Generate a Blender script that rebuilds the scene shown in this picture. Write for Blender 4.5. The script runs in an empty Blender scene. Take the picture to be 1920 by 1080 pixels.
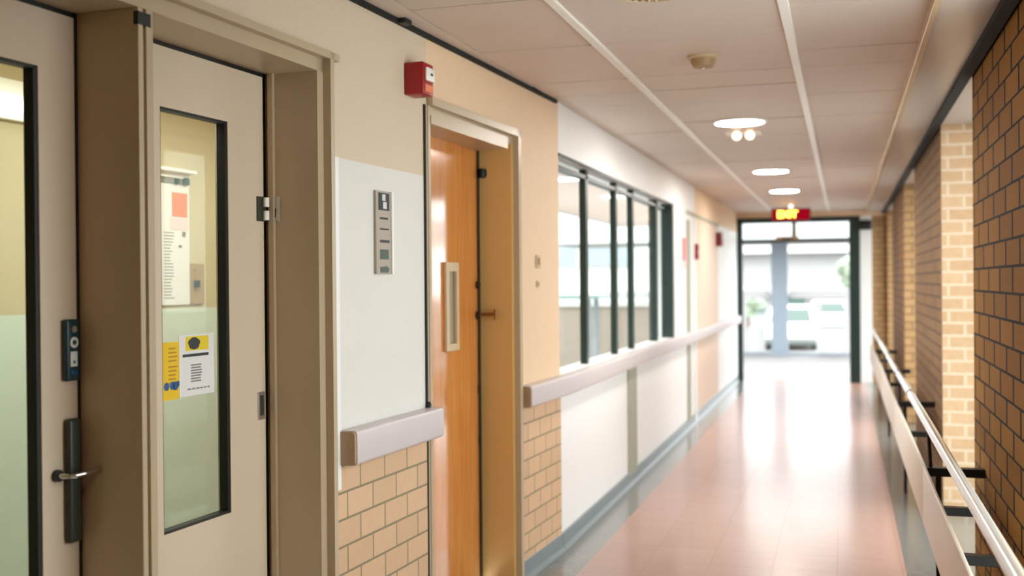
import bpy, bmesh, math, random
from mathutils import Matrix, Vector

random.seed(7)
SC = bpy.context.scene
COL = SC.collection
R = math.radians

# ------------------------------------------------------------------ camera
cam = bpy.data.cameras.new('camera')
cam_ob = bpy.data.objects.new('camera', cam)
COL.objects.link(cam_ob)
_yaw, _pitch, _roll = 0.2975, 0.004837, -0.008697
_r = Vector((math.cos(_yaw), math.sin(_yaw), 0))
_f0 = Vector((-math.sin(_yaw), math.cos(_yaw), 0))
_u0 = Vector((0, 0, 1))
_f = _f0 * math.cos(_pitch) - _u0 * math.sin(_pitch)
_u = _u0 * math.cos(_pitch) + _f0 * math.sin(_pitch)
_r2 = _r * math.cos(_roll) + _u * math.sin(_roll)
_u2 = _u * math.cos(_roll) - _r * math.sin(_roll)
cam_ob.matrix_world = Matrix(((_r2.x, _u2.x, -_f.x, 0), (_r2.y, _u2.y, -_f.y, 0), (_r2.z, _u2.z, -_f.z, 1.55), (0, 0, 0, 1)))
cam.sensor_width = 36.0
cam.lens = 36.0 * 2030.0 / 1920.0
cam.clip_start = 0.05
cam.clip_end = 500
cam.dof.use_dof = True
cam.dof.focus_distance = 3.7
cam.dof.aperture_fstop = 1.9
SC.camera = cam_ob

# ------------------------------------------------------------------ world (white overcast sky)
w = bpy.data.worlds.new('overcast_sky')
SC.world = w
w.use_nodes = True
_nt = w.node_tree
_nt.nodes.clear()
_o = _nt.nodes.new('ShaderNodeOutputWorld')
_b = _nt.nodes.new('ShaderNodeBackground')
_tc = _nt.nodes.new('ShaderNodeTexCoord')
_sx = _nt.nodes.new('ShaderNodeSeparateXYZ')
_rp = _nt.nodes.new('ShaderNodeValToRGB')
_nt.links.new(_tc.outputs['Generated'], _sx.inputs[0])
_nt.links.new(_sx.outputs['Z'], _rp.inputs[0])
_rp.color_ramp.elements[0].color = (0.95, 0.975, 1.0, 1)
_rp.color_ramp.elements[1].color = (0.93, 0.97, 1.0, 1)
_nt.links.new(_rp.outputs[0], _b.inputs['Color'])
_b.inputs['Strength'].default_value = 1.9
_nt.links.new(_b.outputs[0], _o.inputs[0])


def area_light(name, loc, rot, sx, sy, power, color):
    l = bpy.data.lights.new(name, 'AREA')
    l.shape = 'RECTANGLE'
    l.size = sx
    l.size_y = sy
    l.energy = power
    l.color = color
    o = bpy.data.objects.new(name, l)
    o.location = loc
    o.rotation_euler = rot
    COL.objects.link(o)
    return o


# ceiling luminaires of the corridor stretch behind the camera and over it
WARM = (1.0, 0.77, 0.52)
area_light('ceiling_lamp_light', (-0.65, 0.6, 2.57), (0, 0, 0), 0.34, 0.34, 2, WARM)
area_light('ceiling_lamp_light', (-0.65, -2.6, 2.57), (0, 0, 0), 0.34, 0.34, 4, WARM)
# added fill light without a fixture, brightening the room behind the glazed doors
area_light('room_fill_light', (-2.19, 3.91, 2.44), (0, 0, 0), 0.5, 2.4, 15, (1.0, 0.97, 0.92))

SC.view_settings.view_transform = 'Standard'
SC.view_settings.look = 'None'
SC.view_settings.gamma = 1.0
SC.view_settings.use_curve_mapping = False
SC.view_settings.exposure = 1.88
SC.cycles.use_denoising = True
SC.cycles.max_bounces = 10
SC.cycles.diffuse_bounces = 6
SC.cycles.glossy_bounces = 4
SC.cycles.transparent_max_bounces = 12
SC.cycles.caustics_reflective = False
SC.cycles.caustics_refractive = False
SC.cycles.sample_clamp_indirect = 6


# ------------------------------------------------------------------ materials
def lin(c):
    return tuple(((v / 255) / 12.92 if v / 255 <= 0.04045 else ((v / 255 + 0.055) / 1.055) ** 2.4) for v in c) + (1.0,)


def base_mat(name):
    m = bpy.data.materials.new(name)
    m.use_nodes = True
    return m, m.node_tree, m.node_tree.nodes['Principled BSDF']


def mat(name, rgb, rough=0.5, metal=0.0, noise=0.04, nscale=8.0, bump=0.0, bscale=200.0, spec=0.5, coat=0.0, coat_rough=0.1):
    m, nt, p = base_mat(name)
    p.inputs['Roughness'].default_value = rough
    p.inputs['Metallic'].default_value = metal
    p.inputs['Specular IOR Level'].default_value = spec
    p.inputs['Coat Weight'].default_value = coat
    p.inputs['Coat Roughness'].default_value = coat_rough
    tc = nt.nodes.new('ShaderNodeTexCoord')
    n = nt.nodes.new('ShaderNodeTexNoise')
    n.inputs['Scale'].default_value = nscale
    n.inputs['Detail'].default_value = 4
    nt.links.new(tc.outputs['Object'], n.inputs['Vector'])
    mx = nt.nodes.new('ShaderNodeMix')
    mx.data_type = 'RGBA'
    c = lin(rgb)
    mx.inputs[6].default_value = tuple(max(0, v * (1 - noise)) for v in c[:3]) + (1,)
    mx.inputs[7].default_value = tuple(min(1, v * (1 + noise)) for v in c[:3]) + (1,)
    nt.links.new(n.outputs[0], mx.inputs[0])
    nt.links.new(mx.outputs[2], p.inputs['Base Color'])
    if bump:
        n2 = nt.nodes.new('ShaderNodeTexNoise')
        n2.inputs['Scale'].default_value = bscale
        n2.inputs['Detail'].default_value = 3
        nt.links.new(tc.outputs['Object'], n2.inputs['Vector'])
        b = nt.nodes.new('ShaderNodeBump')
        b.inputs['Strength'].default_value = bump
        b.inputs['Distance'].default_value = 0.004
        nt.links.new(n2.outputs[0], b.inputs['Height'])
        nt.links.new(b.outputs[0], p.inputs['Normal'])
    return m


def brick_mat(name, c1, c2, mortar, bw, rh, ms, hsc=1.0, haxis='Y', h0=0.0, z0=0.0, squash=1.0, sfreq=2, rough=0.75, bias=0.0, bump=0.6, spec=0.3, noise=0.12):
    m, nt, p = base_mat(name)
    p.inputs['Roughness'].default_value = rough
    p.inputs['Specular IOR Level'].default_value = spec
    tc = nt.nodes.new('ShaderNodeTexCoord')
    sp = nt.nodes.new('ShaderNodeSeparateXYZ')
    nt.links.new(tc.outputs['Object'], sp.inputs[0])
    a1 = nt.nodes.new('ShaderNodeMath'); a1.inputs[1].default_value = 50.0 * bw - h0
    a2 = nt.nodes.new('ShaderNodeMath'); a2.inputs[1].default_value = 20.0 * rh - z0
    nt.links.new(sp.outputs[haxis], a1.inputs[0])
    nt.links.new(sp.outputs['Z'], a2.inputs[0])
    cb = nt.nodes.new('ShaderNodeCombineXYZ')
    dv = nt.nodes.new('ShaderNodeMath'); dv.operation = 'DIVIDE'; dv.inputs[1].default_value = hsc
    nt.links.new(a1.outputs[0], dv.inputs[0])
    nt.links.new(dv.outputs[0], cb.inputs[0])
    nt.links.new(a2.outputs[0], cb.inputs[1])
    br = nt.nodes.new('ShaderNodeTexBrick')
    br.offset = 0.5; br.offset_frequency = 2; br.squash = squash; br.squash_frequency = sfreq
    br.inputs['Scale'].default_value = 1.0
    br.inputs['Brick Width'].default_value = bw / hsc
    br.inputs['Row Height'].default_value = rh
    br.inputs['Mortar Size'].default_value = ms
    br.inputs['Mortar Smooth'].default_value = 0.1
    br.inputs['Bias'].default_value = bias
    br.inputs['Color1'].default_value = lin(c1)
    br.inputs['Color2'].default_value = lin(c2)
    br.inputs['Mortar'].default_value = lin(mortar)
    nt.links.new(cb.outputs[0], br.inputs['Vector'])
    n = nt.nodes.new('ShaderNodeTexNoise')
    n.inputs['Scale'].default_value = 30; n.inputs['Detail'].default_value = 5
    nt.links.new(tc.outputs['Object'], n.inputs['Vector'])
    hs = nt.nodes.new('ShaderNodeMapRange')
    hs.inputs[3].default_value = 1 - noise; hs.inputs[4].default_value = 1 + noise
    nt.links.new(n.outputs[0], hs.inputs[0])
    mx = nt.nodes.new('ShaderNodeMix'); mx.data_type = 'RGBA'; mx.blend_type = 'MULTIPLY'
    mx.inputs[0].default_value = 1.0
    nt.links.new(br.outputs['Color'], mx.inputs[6])
    nt.links.new(hs.outputs[0], mx.inputs[7])
    nt.links.new(mx.outputs[2], p.inputs['Base Color'])
    b = nt.nodes.new('ShaderNodeBump')
    b.inputs['Strength'].default_value = bump; b.inputs['Distance'].default_value = 0.006
    b.invert = True
    nt.links.new(br.outputs['Fac'], b.inputs['Height'])
    nt.links.new(b.outputs[0], p.inputs['Normal'])
    return m


def wood_mat(name, c1, c2, rough=0.25, coat=0.6):
    m, nt, p = base_mat(name)
    p.inputs['Roughness'].default_value = rough
    p.inputs['Coat Weight'].default_value = coat
    p.inputs['Coat Roughness'].default_value = 0.09
    p.inputs['Coat IOR'].default_value = 1.7
    tc = nt.nodes.new('ShaderNodeTexCoord')
    mp = nt.nodes.new('ShaderNodeMapping')
    mp.inputs['Scale'].default_value = (14, 14, 0.7)
    nt.links.new(tc.outputs['Object'], mp.inputs[0])
    n = nt.nodes.new('ShaderNodeTexNoise')
    n.inputs['Scale'].default_value = 2.2; n.inputs['Detail'].default_value = 6; n.inputs['Distortion'].default_value = 1.2
    nt.links.new(mp.outputs[0], n.inputs['Vector'])
    rp = nt.nodes.new('ShaderNodeValToRGB')
    rp.color_ramp.elements[0].position = 0.3; rp.color_ramp.elements[1].position = 0.72
    rp.color_ramp.elements[0].color = lin(c1); rp.color_ramp.elements[1].color = lin(c2)
    nt.links.new(n.outputs[0], rp.inputs[0])
    nt.links.new(rp.outputs[0], p.inputs['Base Color'])
    return m


def glass_mat(name, tint=(1, 1, 1), refl=0.09, rough=0.0):
    m = bpy.data.materials.new(name)
    m.use_nodes = True
    nt = m.node_tree
    nt.nodes.clear()
    o = nt.nodes.new('ShaderNodeOutputMaterial')
    t = nt.nodes.new('ShaderNodeBsdfTransparent'); t.inputs[0].default_value = tint + (1,)
    g = nt.nodes.new('ShaderNodeBsdfGlossy'); g.inputs['Roughness'].default_value = rough
    lw = nt.nodes.new('ShaderNodeFresnel'); lw.inputs['IOR'].default_value = 1.35
    ad = nt.nodes.new('ShaderNodeMath'); ad.operation = 'MULTIPLY'; ad.inputs[1].default_value = refl * 4
    nt.links.new(lw.outputs[0], ad.inputs[0])
    mx = nt.nodes.new('ShaderNodeMixShader')
    nt.links.new(ad.outputs[0], mx.inputs[0])
    nt.links.new(t.outputs[0], mx.inputs[1])
    nt.links.new(g.outputs[0], mx.inputs[2])
    nt.links.new(mx.outputs[0], o.inputs[0])
    return m


def emit_mat(name, rgb, strength):
    m = bpy.data.materials.new(name)
    m.use_nodes = True
    nt = m.node_tree
    nt.nodes.clear()
    o = nt.nodes.new('ShaderNodeOutputMaterial')
    e = nt.nodes.new('ShaderNodeEmission')
    e.inputs[0].default_value = lin(rgb)
    e.inputs[1].default_value = strength
    nt.links.new(e.outputs[0], o.inputs[0])
    return m


def floor_mat():
    m, nt, p = base_mat('terracotta_linoleum')
    tc = nt.nodes.new('ShaderNodeTexCoord')
    br = nt.nodes.new('ShaderNodeTexBrick')
    br.offset = 0.0
    br.inputs['Scale'].default_value = 1.0
    br.inputs['Brick Width'].default_value = 0.333
    br.inputs['Row Height'].default_value = 0.333
    br.inputs['Mortar Size'].default_value = 0.004
    br.inputs['Color1'].default_value = lin((172, 133, 119))
    br.inputs['Color2'].default_value = lin((168, 129, 115))
    br.inputs['Mortar'].default_value = lin((158, 119, 105))
    mp = nt.nodes.new('ShaderNodeMapping'); mp.inputs['Location'].default_value = (20.0 + 0.025, 20, 0)
    nt.links.new(tc.outputs['Object'], mp.inputs[0])
    nt.links.new(mp.outputs[0], br.inputs['Vector'])
    n = nt.nodes.new('ShaderNodeTexNoise'); n.inputs['Scale'].default_value = 40; n.inputs['Detail'].default_value = 6
    nt.links.new(tc.outputs['Object'], n.inputs['Vector'])
    hs = nt.nodes.new('ShaderNodeMapRange'); hs.inputs[3].default_value = 0.88; hs.inputs[4].default_value = 1.12
    nt.links.new(n.outputs[0], hs.inputs[0])
    mx = nt.nodes.new('ShaderNodeMix'); mx.data_type = 'RGBA'; mx.blend_type = 'MULTIPLY'; mx.inputs[0].default_value = 1
    nt.links.new(br.outputs['Color'], mx.inputs[6]); nt.links.new(hs.outputs[0], mx.inputs[7])
    nt.links.new(mx.outputs[2], p.inputs['Base Color'])
    n2 = nt.nodes.new('ShaderNodeTexNoise'); n2.inputs['Scale'].default_value = 5; n2.inputs['Detail'].default_value = 2
    mp2 = nt.nodes.new('ShaderNodeMapping'); mp2.inputs['Scale'].default_value = (0.35, 1.6, 1)
    nt.links.new(tc.outputs['Object'], mp2.inputs[0]); nt.links.new(mp2.outputs[0], n2.inputs['Vector'])
    b = nt.nodes.new('ShaderNodeBump'); b.inputs['Strength'].default_value = 0.12; b.inputs['Distance'].default_value = 0.02
    nt.links.new(n2.outputs[0], b.inputs['Height'])
    nt.links.new(b.outputs[0], p.inputs['Normal'])
    p.inputs['Roughness'].default_value = 0.34
    p.inputs['Specular IOR Level'].default_value = 0.45
    p.inputs['Coat Weight'].default_value = 0.4
    p.inputs['Coat Roughness'].default_value = 0.16
    return m


M = {}
M['floor_red'] = floor_mat()
M['floor_grey'] = mat('grey_terrazzo_border', (112, 113, 110), 0.26, noise=0.28, nscale=18, coat=0.5, coat_rough=0.14)
M['stipple_cream'] = mat('stippled_cream_wall_covering', (214, 197, 172), 0.75, noise=0.10, nscale=130, bump=0.35, bscale=260)
M['stipple_white'] = mat('stippled_white_wall_covering', (224, 221, 215), 0.75, noise=0.09, nscale=130, bump=0.35, bscale=260)
M['peach'] = mat('peach_painted_plaster', (230, 200, 166), 0.6, noise=0.03)
M['white_wall'] = mat('white_painted_panel', (236, 236, 235), 0.42, noise=0.02)
M['beige_panel'] = mat('pinkish_beige_panel', (228, 202, 178), 0.5, noise=0.03)
M['strip'] = mat('grey_green_strip', (158, 158, 138), 0.5)
M['tiles'] = brick_mat('small_peach_wall_tiles', (216, 180, 146), (206, 172, 138), (136, 126, 98), 0.197, 0.0965, 0.0045, h0=-2.456 + 0.0985, z0=0.808, rough=0.5, bump=0.3, noise=0.05)
M['frame'] = mat('beige_enamel_frame', (186, 167, 138), 0.35, noise=0.03, nscale=4, spec=0.5)
M['frame_bounce'] = mat('beige_enamel_bounce_tint', (218, 178, 112), 0.35, noise=0.03, nscale=4)  # frame paint with bounce light from the orange door put into its colour
M['door'] = mat('beige_enamel_door', (210, 192, 168), 0.4, noise=0.03, nscale=3)
M['gasket'] = mat('black_rubber_gasket', (14, 15, 13), 0.5)
M['dark_gap'] = mat('dark_shadow_joint', (20, 19, 16), 0.8)
M['oak'] = wood_mat('orange_varnished_veneer', (198, 116, 44), (220, 148, 74), 0.2, 1.0)
M['glass'] = glass_mat('clear_glass', (0.97, 1.0, 0.98), 0.012)
M['glass_door'] = glass_mat('greenish_door_glass', (0.74, 0.79, 0.76), 0.012)
M['frosted'] = mat('grey_green_frosted_glass', (158, 156, 136), 0.3, noise=0.08, nscale=6)
M['rail'] = mat('grey_lilac_vinyl', (204, 195, 196), 0.35, noise=0.03, nscale=20)
M['rail_cap'] = mat('tan_vinyl_end_cap', (172, 144, 112), 0.45)
M['cove'] = mat('blue_grey_cove_base', (112, 124, 128), 0.35, noise=0.08)
M['green_frame'] = mat('dark_green_aluminium', (24, 44, 40), 0.35, noise=0.06)
M['red'] = mat('red_plastic', (150, 12, 22), 0.35)
M['dark_red'] = mat('dark_red_plastic', (110, 10, 20), 0.4)
M['lens'] = mat('frosted_strobe_lens', (240, 236, 230), 0.25)
M['white'] = mat('white_plastic', (236, 234, 228), 0.4)
M['cream_plastic'] = mat('cream_plastic', (206, 184, 148), 0.45)
M['beige_plastic'] = mat('aged_beige_plastic', (168, 140, 100), 0.5)
M['steel'] = mat('brushed_steel', (190, 184, 172), 0.3, 0.85, noise=0.06, nscale=30)
M['bright_metal'] = mat('white_satin_metal', (232, 232, 228), 0.22, 0.45, noise=0.02)
M['board'] = mat('cream_satin_board', (212, 200, 182), 0.35, noise=0.03)
M['sign_grey'] = mat('satin_grey_plate', (166, 154, 138), 0.4)
M['chrome'] = mat('chrome', (205, 205, 205), 0.16, 1.0)
M['dark_steel'] = mat('dark_green_grey_metal', (60, 64, 56), 0.4, 0.4)
M['teal'] = mat('dark_teal_plastic', (14, 48, 56), 0.35)
M['light_grey'] = mat('light_grey_print', (206, 208, 204), 0.5)
M['blue_print'] = mat('blue_print', (30, 84, 140), 0.5)
M['teal_print'] = mat('teal_blue_print', (28, 112, 128), 0.5)
M['brass'] = mat('aged_brass', (150, 98, 44), 0.35, 0.8)
M['black_metal'] = mat('black_steel', (16, 15, 15), 0.4, 0.3)
M['ink'] = mat('dark_print', (46, 46, 52), 0.6)
M['faded_ink'] = mat('faded_print', (128, 118, 112), 0.6)
M['ochre_ink'] = mat('ochre_print', (170, 122, 20), 0.6)
M['green_print'] = mat('dark_green_print', (62, 84, 70), 0.5)
M['paper'] = mat('white_paper', (226, 224, 222), 0.7, noise=0.02)
M['yellow'] = mat('yellow_paper', (232, 192, 10), 0.6, noise=0.03)
M['lemon'] = mat('lemon_yellow_print', (228, 200, 30), 0.6)
M['salmon'] = mat('salmon_paper', (232, 132, 96), 0.7)
M['pink_paper'] = mat('pale_pink_paper', (246, 206, 206), 0.6)
M['pink_red'] = mat('pinkish_red_print', (226, 84, 96), 0.6)
M['tile'] = mat('ceiling_tile', (214, 200, 188), 0.55, noise=0.05, nscale=3, bump=0.15, bscale=350)
M['tbar'] = mat('white_ceiling_bar', (240, 236, 226), 0.35)
M['soffit'] = mat('satin_grey_soffit_panel', (196, 190, 186), 0.28, noise=0.03, spec=0.7)
M['soffit_edge'] = mat('cream_gloss_soffit_edge', (206, 180, 138), 0.22, spec=0.7)
M['brick_dark'] = brick_mat('tan_brick_with_raked_dark_joints', (160, 114, 46), (142, 98, 38), (30, 24, 12), 0.36, 0.1065, 0.0055, hsc=3.5, h0=0.04, z0=0.0, rough=0.75, bump=0.7, spec=0.12)
M['brick_light'] = brick_mat('tan_brick_with_pale_joints', (196, 164, 130), (186, 152, 118), (206, 184, 160), 0.2, 0.084, 0.009, haxis='X', h0=0.66, rough=0.8, bump=0.4)
M['brick_tan'] = brick_mat('tan_brick_with_brown_joints', (132, 98, 62), (118, 86, 54), (90, 64, 40), 0.2, 0.084, 0.009, rough=0.75, bump=0.6)
M['brick_end'] = brick_mat('tan_brick_end_wall', (176, 140, 98), (164, 128, 88), (130, 100, 70), 0.2, 0.084, 0.009, haxis='X', rough=0.75, bump=0.5)
M['lamp'] = emit_mat('lit_lamp_diffuser', (255, 248, 240), 36.0)
M['warm_lamp'] = emit_mat('warm_emergency_lens', (255, 214, 170), 1.1)
M['tube'] = emit_mat('lit_tube_diffuser', (255, 244, 222), 2.4)
M['exit_glow'] = emit_mat('lit_orange_lettering', (255, 190, 70), 2.6)
M['exit_face'] = emit_mat('lit_red_sign_face', (170, 10, 34), 0.24)
M['pink_glow'] = emit_mat('small_pale_glow', (255, 226, 212), 1.3)
M['room_wall'] = mat('cream_room_wall', (200, 188, 156), 0.7, noise=0.04)
M['room_dado'] = mat('pale_sage_dado', (206, 218, 206), 0.6, noise=0.04)
M['room_floor'] = mat('grey_room_floor', (190, 194, 186), 0.4)
M['pavement'] = mat('pale_concrete_pavement', (124, 122, 120), 0.8, noise=0.06, nscale=2)
M['asphalt'] = mat('pale_car_park', (126, 124, 120), 0.85, noise=0.05, nscale=1)
M['column'] = mat('blue_grey_column', (120, 131, 140), 0.5, noise=0.04)
M['out_white'] = mat('white_render', (176, 176, 175), 0.7)
M['out_grey'] = mat('pale_grey_render', (166, 166, 166), 0.7)
M['out_warm'] = mat('warm_grey_concrete', (134, 124, 114), 0.8, noise=0.08, nscale=3)
M['roof'] = mat('pale_roof', (140, 138, 137), 0.6)
M['out_glass'] = mat('dark_outdoor_glass', (96, 124, 116), 0.15)
M['grey_glass'] = mat('grey_outdoor_glass', (118, 130, 140), 0.15)
M['car_paint'] = mat('white_car_paint', (236, 238, 240), 0.2, coat=0.6)
M['car_glass'] = mat('dark_green_car_glass', (40, 66, 56), 0.1)
M['car_dark'] = mat('black_car_plastic', (100, 108, 104), 0.5)
M['leaf'] = mat('green_foliage', (146, 160, 140), 0.7, noise=0.3, nscale=3)
M['bark'] = mat('bark', (110, 92, 72), 0.8)
M['eaves'] = mat('pale_eaves', (214, 196, 188), 0.7)


# ------------------------------------------------------------------ mesh helpers
NEAR = Matrix.Translation((-1.58, 6.086, 0)) @ Matrix.Rotation(R(-3), 4, 'Z')   # frame of the near left wall: x out of the wall, y along it
FAR = Matrix.Identity(4)


class MB:
    """collects shapes, in the frame's own coordinates, for ONE mesh"""

    def __init__(s):
        s.bm = bmesh.new()

    def box(s, x0, x1, y0, y1, z0, z1, bevel=0.0, seg=2, mi=0):
        vs = [s.bm.verts.new((x, y, z)) for x in (x0, x1) for y in (y0, y1) for z in (z0, z1)]
        fs = []
        for q in ((0, 1, 3, 2), (4, 6, 7, 5), (0, 4, 5, 1), (2, 3, 7, 6), (0, 2, 6, 4), (1, 5, 7, 3)):
            f = s.bm.faces.new([vs[i] for i in q]); f.material_index = mi; fs.append(f)
        if bevel:
            ed = list({e for f in fs for e in f.edges})
            bmesh.ops.bevel(s.bm, geom=ed, offset=bevel, segments=seg, affect='EDGES', profile=0.5)
        return s

    def prism(s, pts, axis, a0, a1, mi=0):
        """pts: outline in the two other axes (in axis order), extruded along axis from a0 to a1"""
        def mk(p, a):
            q = list(p); q.insert(axis, a); return s.bm.verts.new(q)
        A = [mk(p, a0) for p in pts]; B = [mk(p, a1) for p in pts]
        n = len(pts)
        fl = [s.bm.faces.new(A), s.bm.faces.new(B[::-1])]
        for i in range(n):
            fl.append(s.bm.faces.new((A[i], B[i], B[(i + 1) % n], A[(i + 1) % n])))
        for f in fl:
            f.material_index = mi
        return s

    def cyl(s, p0, p1, r, r2=None, n=20, cap=True):
        p0, p1 = Vector(p0), Vector(p1)
        r2 = r if r2 is None else r2
        d = (p1 - p0).normalized()
        a = d.orthogonal().normalized(); b = d.cross(a)
        A, B = [], []
        for i in range(n):
            t = 2 * math.pi * i / n
            o = a * math.cos(t) + b * math.sin(t)
            A.append(s.bm.verts.new(p0 + o * r)); B.append(s.bm.verts.new(p1 + o * r2))
        for i in range(n):
            s.bm.faces.new((A[i], A[(i + 1) % n], B[(i + 1) % n], B[i]))
        if cap:
            s.bm.faces.new(A[::-1]); s.bm.faces.new(B)
        return s

    def lathe(s, prof, c, n=32):
        """profile of (radius, z) turned about the vertical through c"""
        rings = []
        for r, z in prof:
            rings.append([s.bm.verts.new((c[0] + r * math.cos(2 * math.pi * i / n), c[1] + r * math.sin(2 * math.pi * i / n), z)) for i in range(n)])
        for A, B in zip(rings, rings[1:]):
            for i in range(n):
                s.bm.faces.new((A[i], A[(i + 1) % n], B[(i + 1) % n], B[i]))
        s.bm.faces.new(rings[0][::-1]); s.bm.faces.new(rings[-1])
        return s

    def tube(s, pts, r, n=12):
        pts = [Vector(p) for p in pts]
        rings = []
        for i, p in enumerate(pts):
            d = (pts[min(i + 1, len(pts) - 1)] - pts[max(i - 1, 0)]).normalized()
            a = d.cross(Vector((0.13, 0.29, 0.95))).normalized(); b = d.cross(a)
            rings.append([s.bm.verts.new(p + (a * math.cos(2 * math.pi * k / n) + b * math.sin(2 * math.pi * k / n)) * r) for k in range(n)])
        for A, B in zip(rings, rings[1:]):
            for k in range(n):
                s.bm.faces.new((A[k], A[(k + 1) % n], B[(k + 1) % n], B[k]))
        s.bm.faces.new(rings[0][::-1]); s.bm.faces.new(rings[-1])
        return s

    def blob(s, c, r, sc=(1, 1, 1), rough=0.25, sub=3):
        res = bmesh.ops.create_icosphere(s.bm, subdivisions=sub, radius=1.0)
        for v in res['verts']:
            k = r * (1 + rough * (random.random() - 0.5))
            v.co = Vector((c[0] + v.co.x * k * sc[0], c[1] + v.co.y * k * sc[1], c[2] + v.co.z * k * sc[2]))
        return s

    def build(s, name, mats, parent=None, origin=(0, 0, 0), frame=FAR, smooth=False):
        bmesh.ops.translate(s.bm, verts=s.bm.verts, vec=-Vector(origin))
        bmesh.ops.recalc_face_normals(s.bm, faces=s.bm.faces)
        me = bpy.data.meshes.new(name)
        s.bm.to_mesh(me); s.bm.free()
        for m in (mats if isinstance(mats, (list, tuple)) else [mats]):
            me.materials.append(m)
        if smooth:
            for p in me.polygons:
                p.use_smooth = True
            me.set_sharp_from_angle(angle=R(40))
        o = bpy.data.objects.new(name, me)
        COL.objects.link(o)
        if parent is not None:
            o.parent = parent
        else:
            o.matrix_world = frame @ Matrix.Translation(origin)
        return o


class Thing:
    """an Empty at the thing's base; parts are given in the frame's coordinates"""

    def __init__(s, name, label, cat, origin, frame=FAR, group=None):
        s.origin = Vector(origin); s.frame = frame
        o = bpy.data.objects.new(name, None)
        o.empty_display_size = 0.1
        COL.objects.link(o)
        o.matrix_world = frame @ Matrix.Translation(origin)
        o['label'] = label; o['category'] = cat
        if group:
            o['group'] = group
        s.o = o

    def part(s, name, mb, m, parent=None, smooth=False, label=None):
        o = mb.build(name, m, parent or s.o, s.origin, s.frame, smooth)
        if label:
            o['label'] = label
        return o


def struct(name, mb, m, origin=(0, 0, 0), frame=FAR, parent=None, smooth=False):
    o = mb.build(name, m, parent, origin, frame, smooth)
    if parent is None:
        o['kind'] = 'structure'
    return o


def solid(o, label, cat, group=None):
    o['label'] = label; o['category'] = cat
    if group:
        o['group'] = group
    return o


def copy_thing(root, loc, label=None):
    def cp(o, parent):
        c = o.copy(); COL.objects.link(c)
        if parent is not None:
            c.parent = parent
        for ch in [x for x in SC.objects if x.parent == o]:
            cp(ch, c)
        return c
    r = cp(root, None)
    r.location = loc
    if label:
        r['label'] = label
    return r


# ================================================================== SETTING
CEIL = 2.6
# ---- floor
struct('floor', MB().box(-1.36, 0.305, -4.0, 17.1, -0.1, 0.0), M['floor_red'])
struct('floor_border_left', MB().prism([(-2.35, -4.0), (-1.36, -4.0), (-1.36, 17.1), (-1.72, 17.1), (-1.72, 6.0)], 2, -0.1, 0.0), M['floor_grey'])
struct('floor_border_right', MB().box(0.305, 1.0, -4.0, 17.1, -0.1, 0.0), M['floor_grey'])

# ---- ceiling: rows of tiles between the long white bars, dark void above the joints
mb = MB()
rows0 = 4.283 - 0.415 * 20
for (x0, x1) in ((-1.585, -1.032), (-1.032, -0.212), (-0.212, 0.33)):
    k = 0
    y = rows0
    while y < 17.08:
        y1 = min(y + 0.415, 17.1)
        dz = random.uniform(-0.0025, 0.0025)
        mb.box(x0 + 0.004, x1 - 0.004, y + 0.0035, y1 - 0.0035, CEIL + dz, CEIL + 0.015)
        y += 0.415
struct('ceiling', mb, M['tile'])
struct('ceiling_void', MB().box(-2.6, 1.4, -4.1, 17.2, CEIL + 0.013, CEIL + 0.1), M['dark_gap'])
mb = MB().prism([(-2.10, -4.0), (-1.588, -4.0), (-1.588, 5.6), (-1.607, 5.6)], 2, CEIL, CEIL + 0.012)
struct('ceiling_border', mb, M['tile'])
for i, x in enumerate((-1.032, -0.212)):
    struct('trim_%d' % (i + 1), MB().box(x - 0.02, x + 0.02, -4.0, 17.1, CEIL - 0.012, CEIL + 0.012, 0.004), M['tbar'])
# right soffit with its glossy cream edge, black shadow trim against the brick
struct('trim_3', MB().box(0.32, 0.345, -4.0, 17.1, CEIL - 0.045, CEIL + 0.012, 0.004), M['soffit_edge'])
struct('ceiling_soffit', MB().box(0.345, 0.555, -4.0, 17.1, CEIL - 0.03, CEIL + 0.012), M['soffit'])
struct('trim_4', MB().box(0.555, 0.605, -4.0, 17.1, CEIL - 0.06, CEIL + 0.012), M['dark_gap'])
# dark joint and cable clip where the stippled wall meets the ceiling
struct('trim_5', MB().box(0.0, 0.016, -7.5, -0.05, CEIL - 0.02, CEIL), M['dark_gap'], frame=NEAR)

# ---- near left wall (slightly angled): masonry round three door openings
mb = MB()
mb.box(-0.25, 0, -10.3, -4.72, 0, CEIL, mi=0)
mb.box(-0.25, 0, -4.72, -1.83, 2.33, CEIL, mi=0)
mb.box(-0.25, 0, -2.665, -1.83, 0, 2.0, mi=1)
mb.box(-0.25, 0, -2.665, -1.83, 2.0, 2.33, mi=0)
mb.box(-0.25, 0, -1.83, 0, 2.33, CEIL, mi=2)
mb.box(-0.25, 0, -0.73, 0, 0, 2.33, mi=2)
struct('wall_left_near', mb, [M['stipple_cream'], M['stipple_white'], M['peach']], frame=NEAR)
struct('wall_left_tiles', MB().box(0.0, 0.006, -2.628, -1.868, 0, 0.93), M['tiles'], frame=NEAR)
struct('wall_left_tiles_far', MB().box(0.0, 0.006, -0.728, -0.005, 0, 0.93), M['tiles'], frame=NEAR)
struct('trim_6', MB().box(0.0, 0.007, -1.866, -1.852, 0.0, 2.3), M['dark_gap'], frame=NEAR)  # dark strip painted in for the shade of the gap beside the door frame
struct('trim_7', MB().box(0.0, 0.004, -1.852, -1.832, 0.0, 2.3), M['frame'], frame=NEAR)
struct('trim_8', MB().box(0.0, 0.008, -2.637, -2.6, 0.822, 2.0), M['white_wall'], frame=NEAR)
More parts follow.
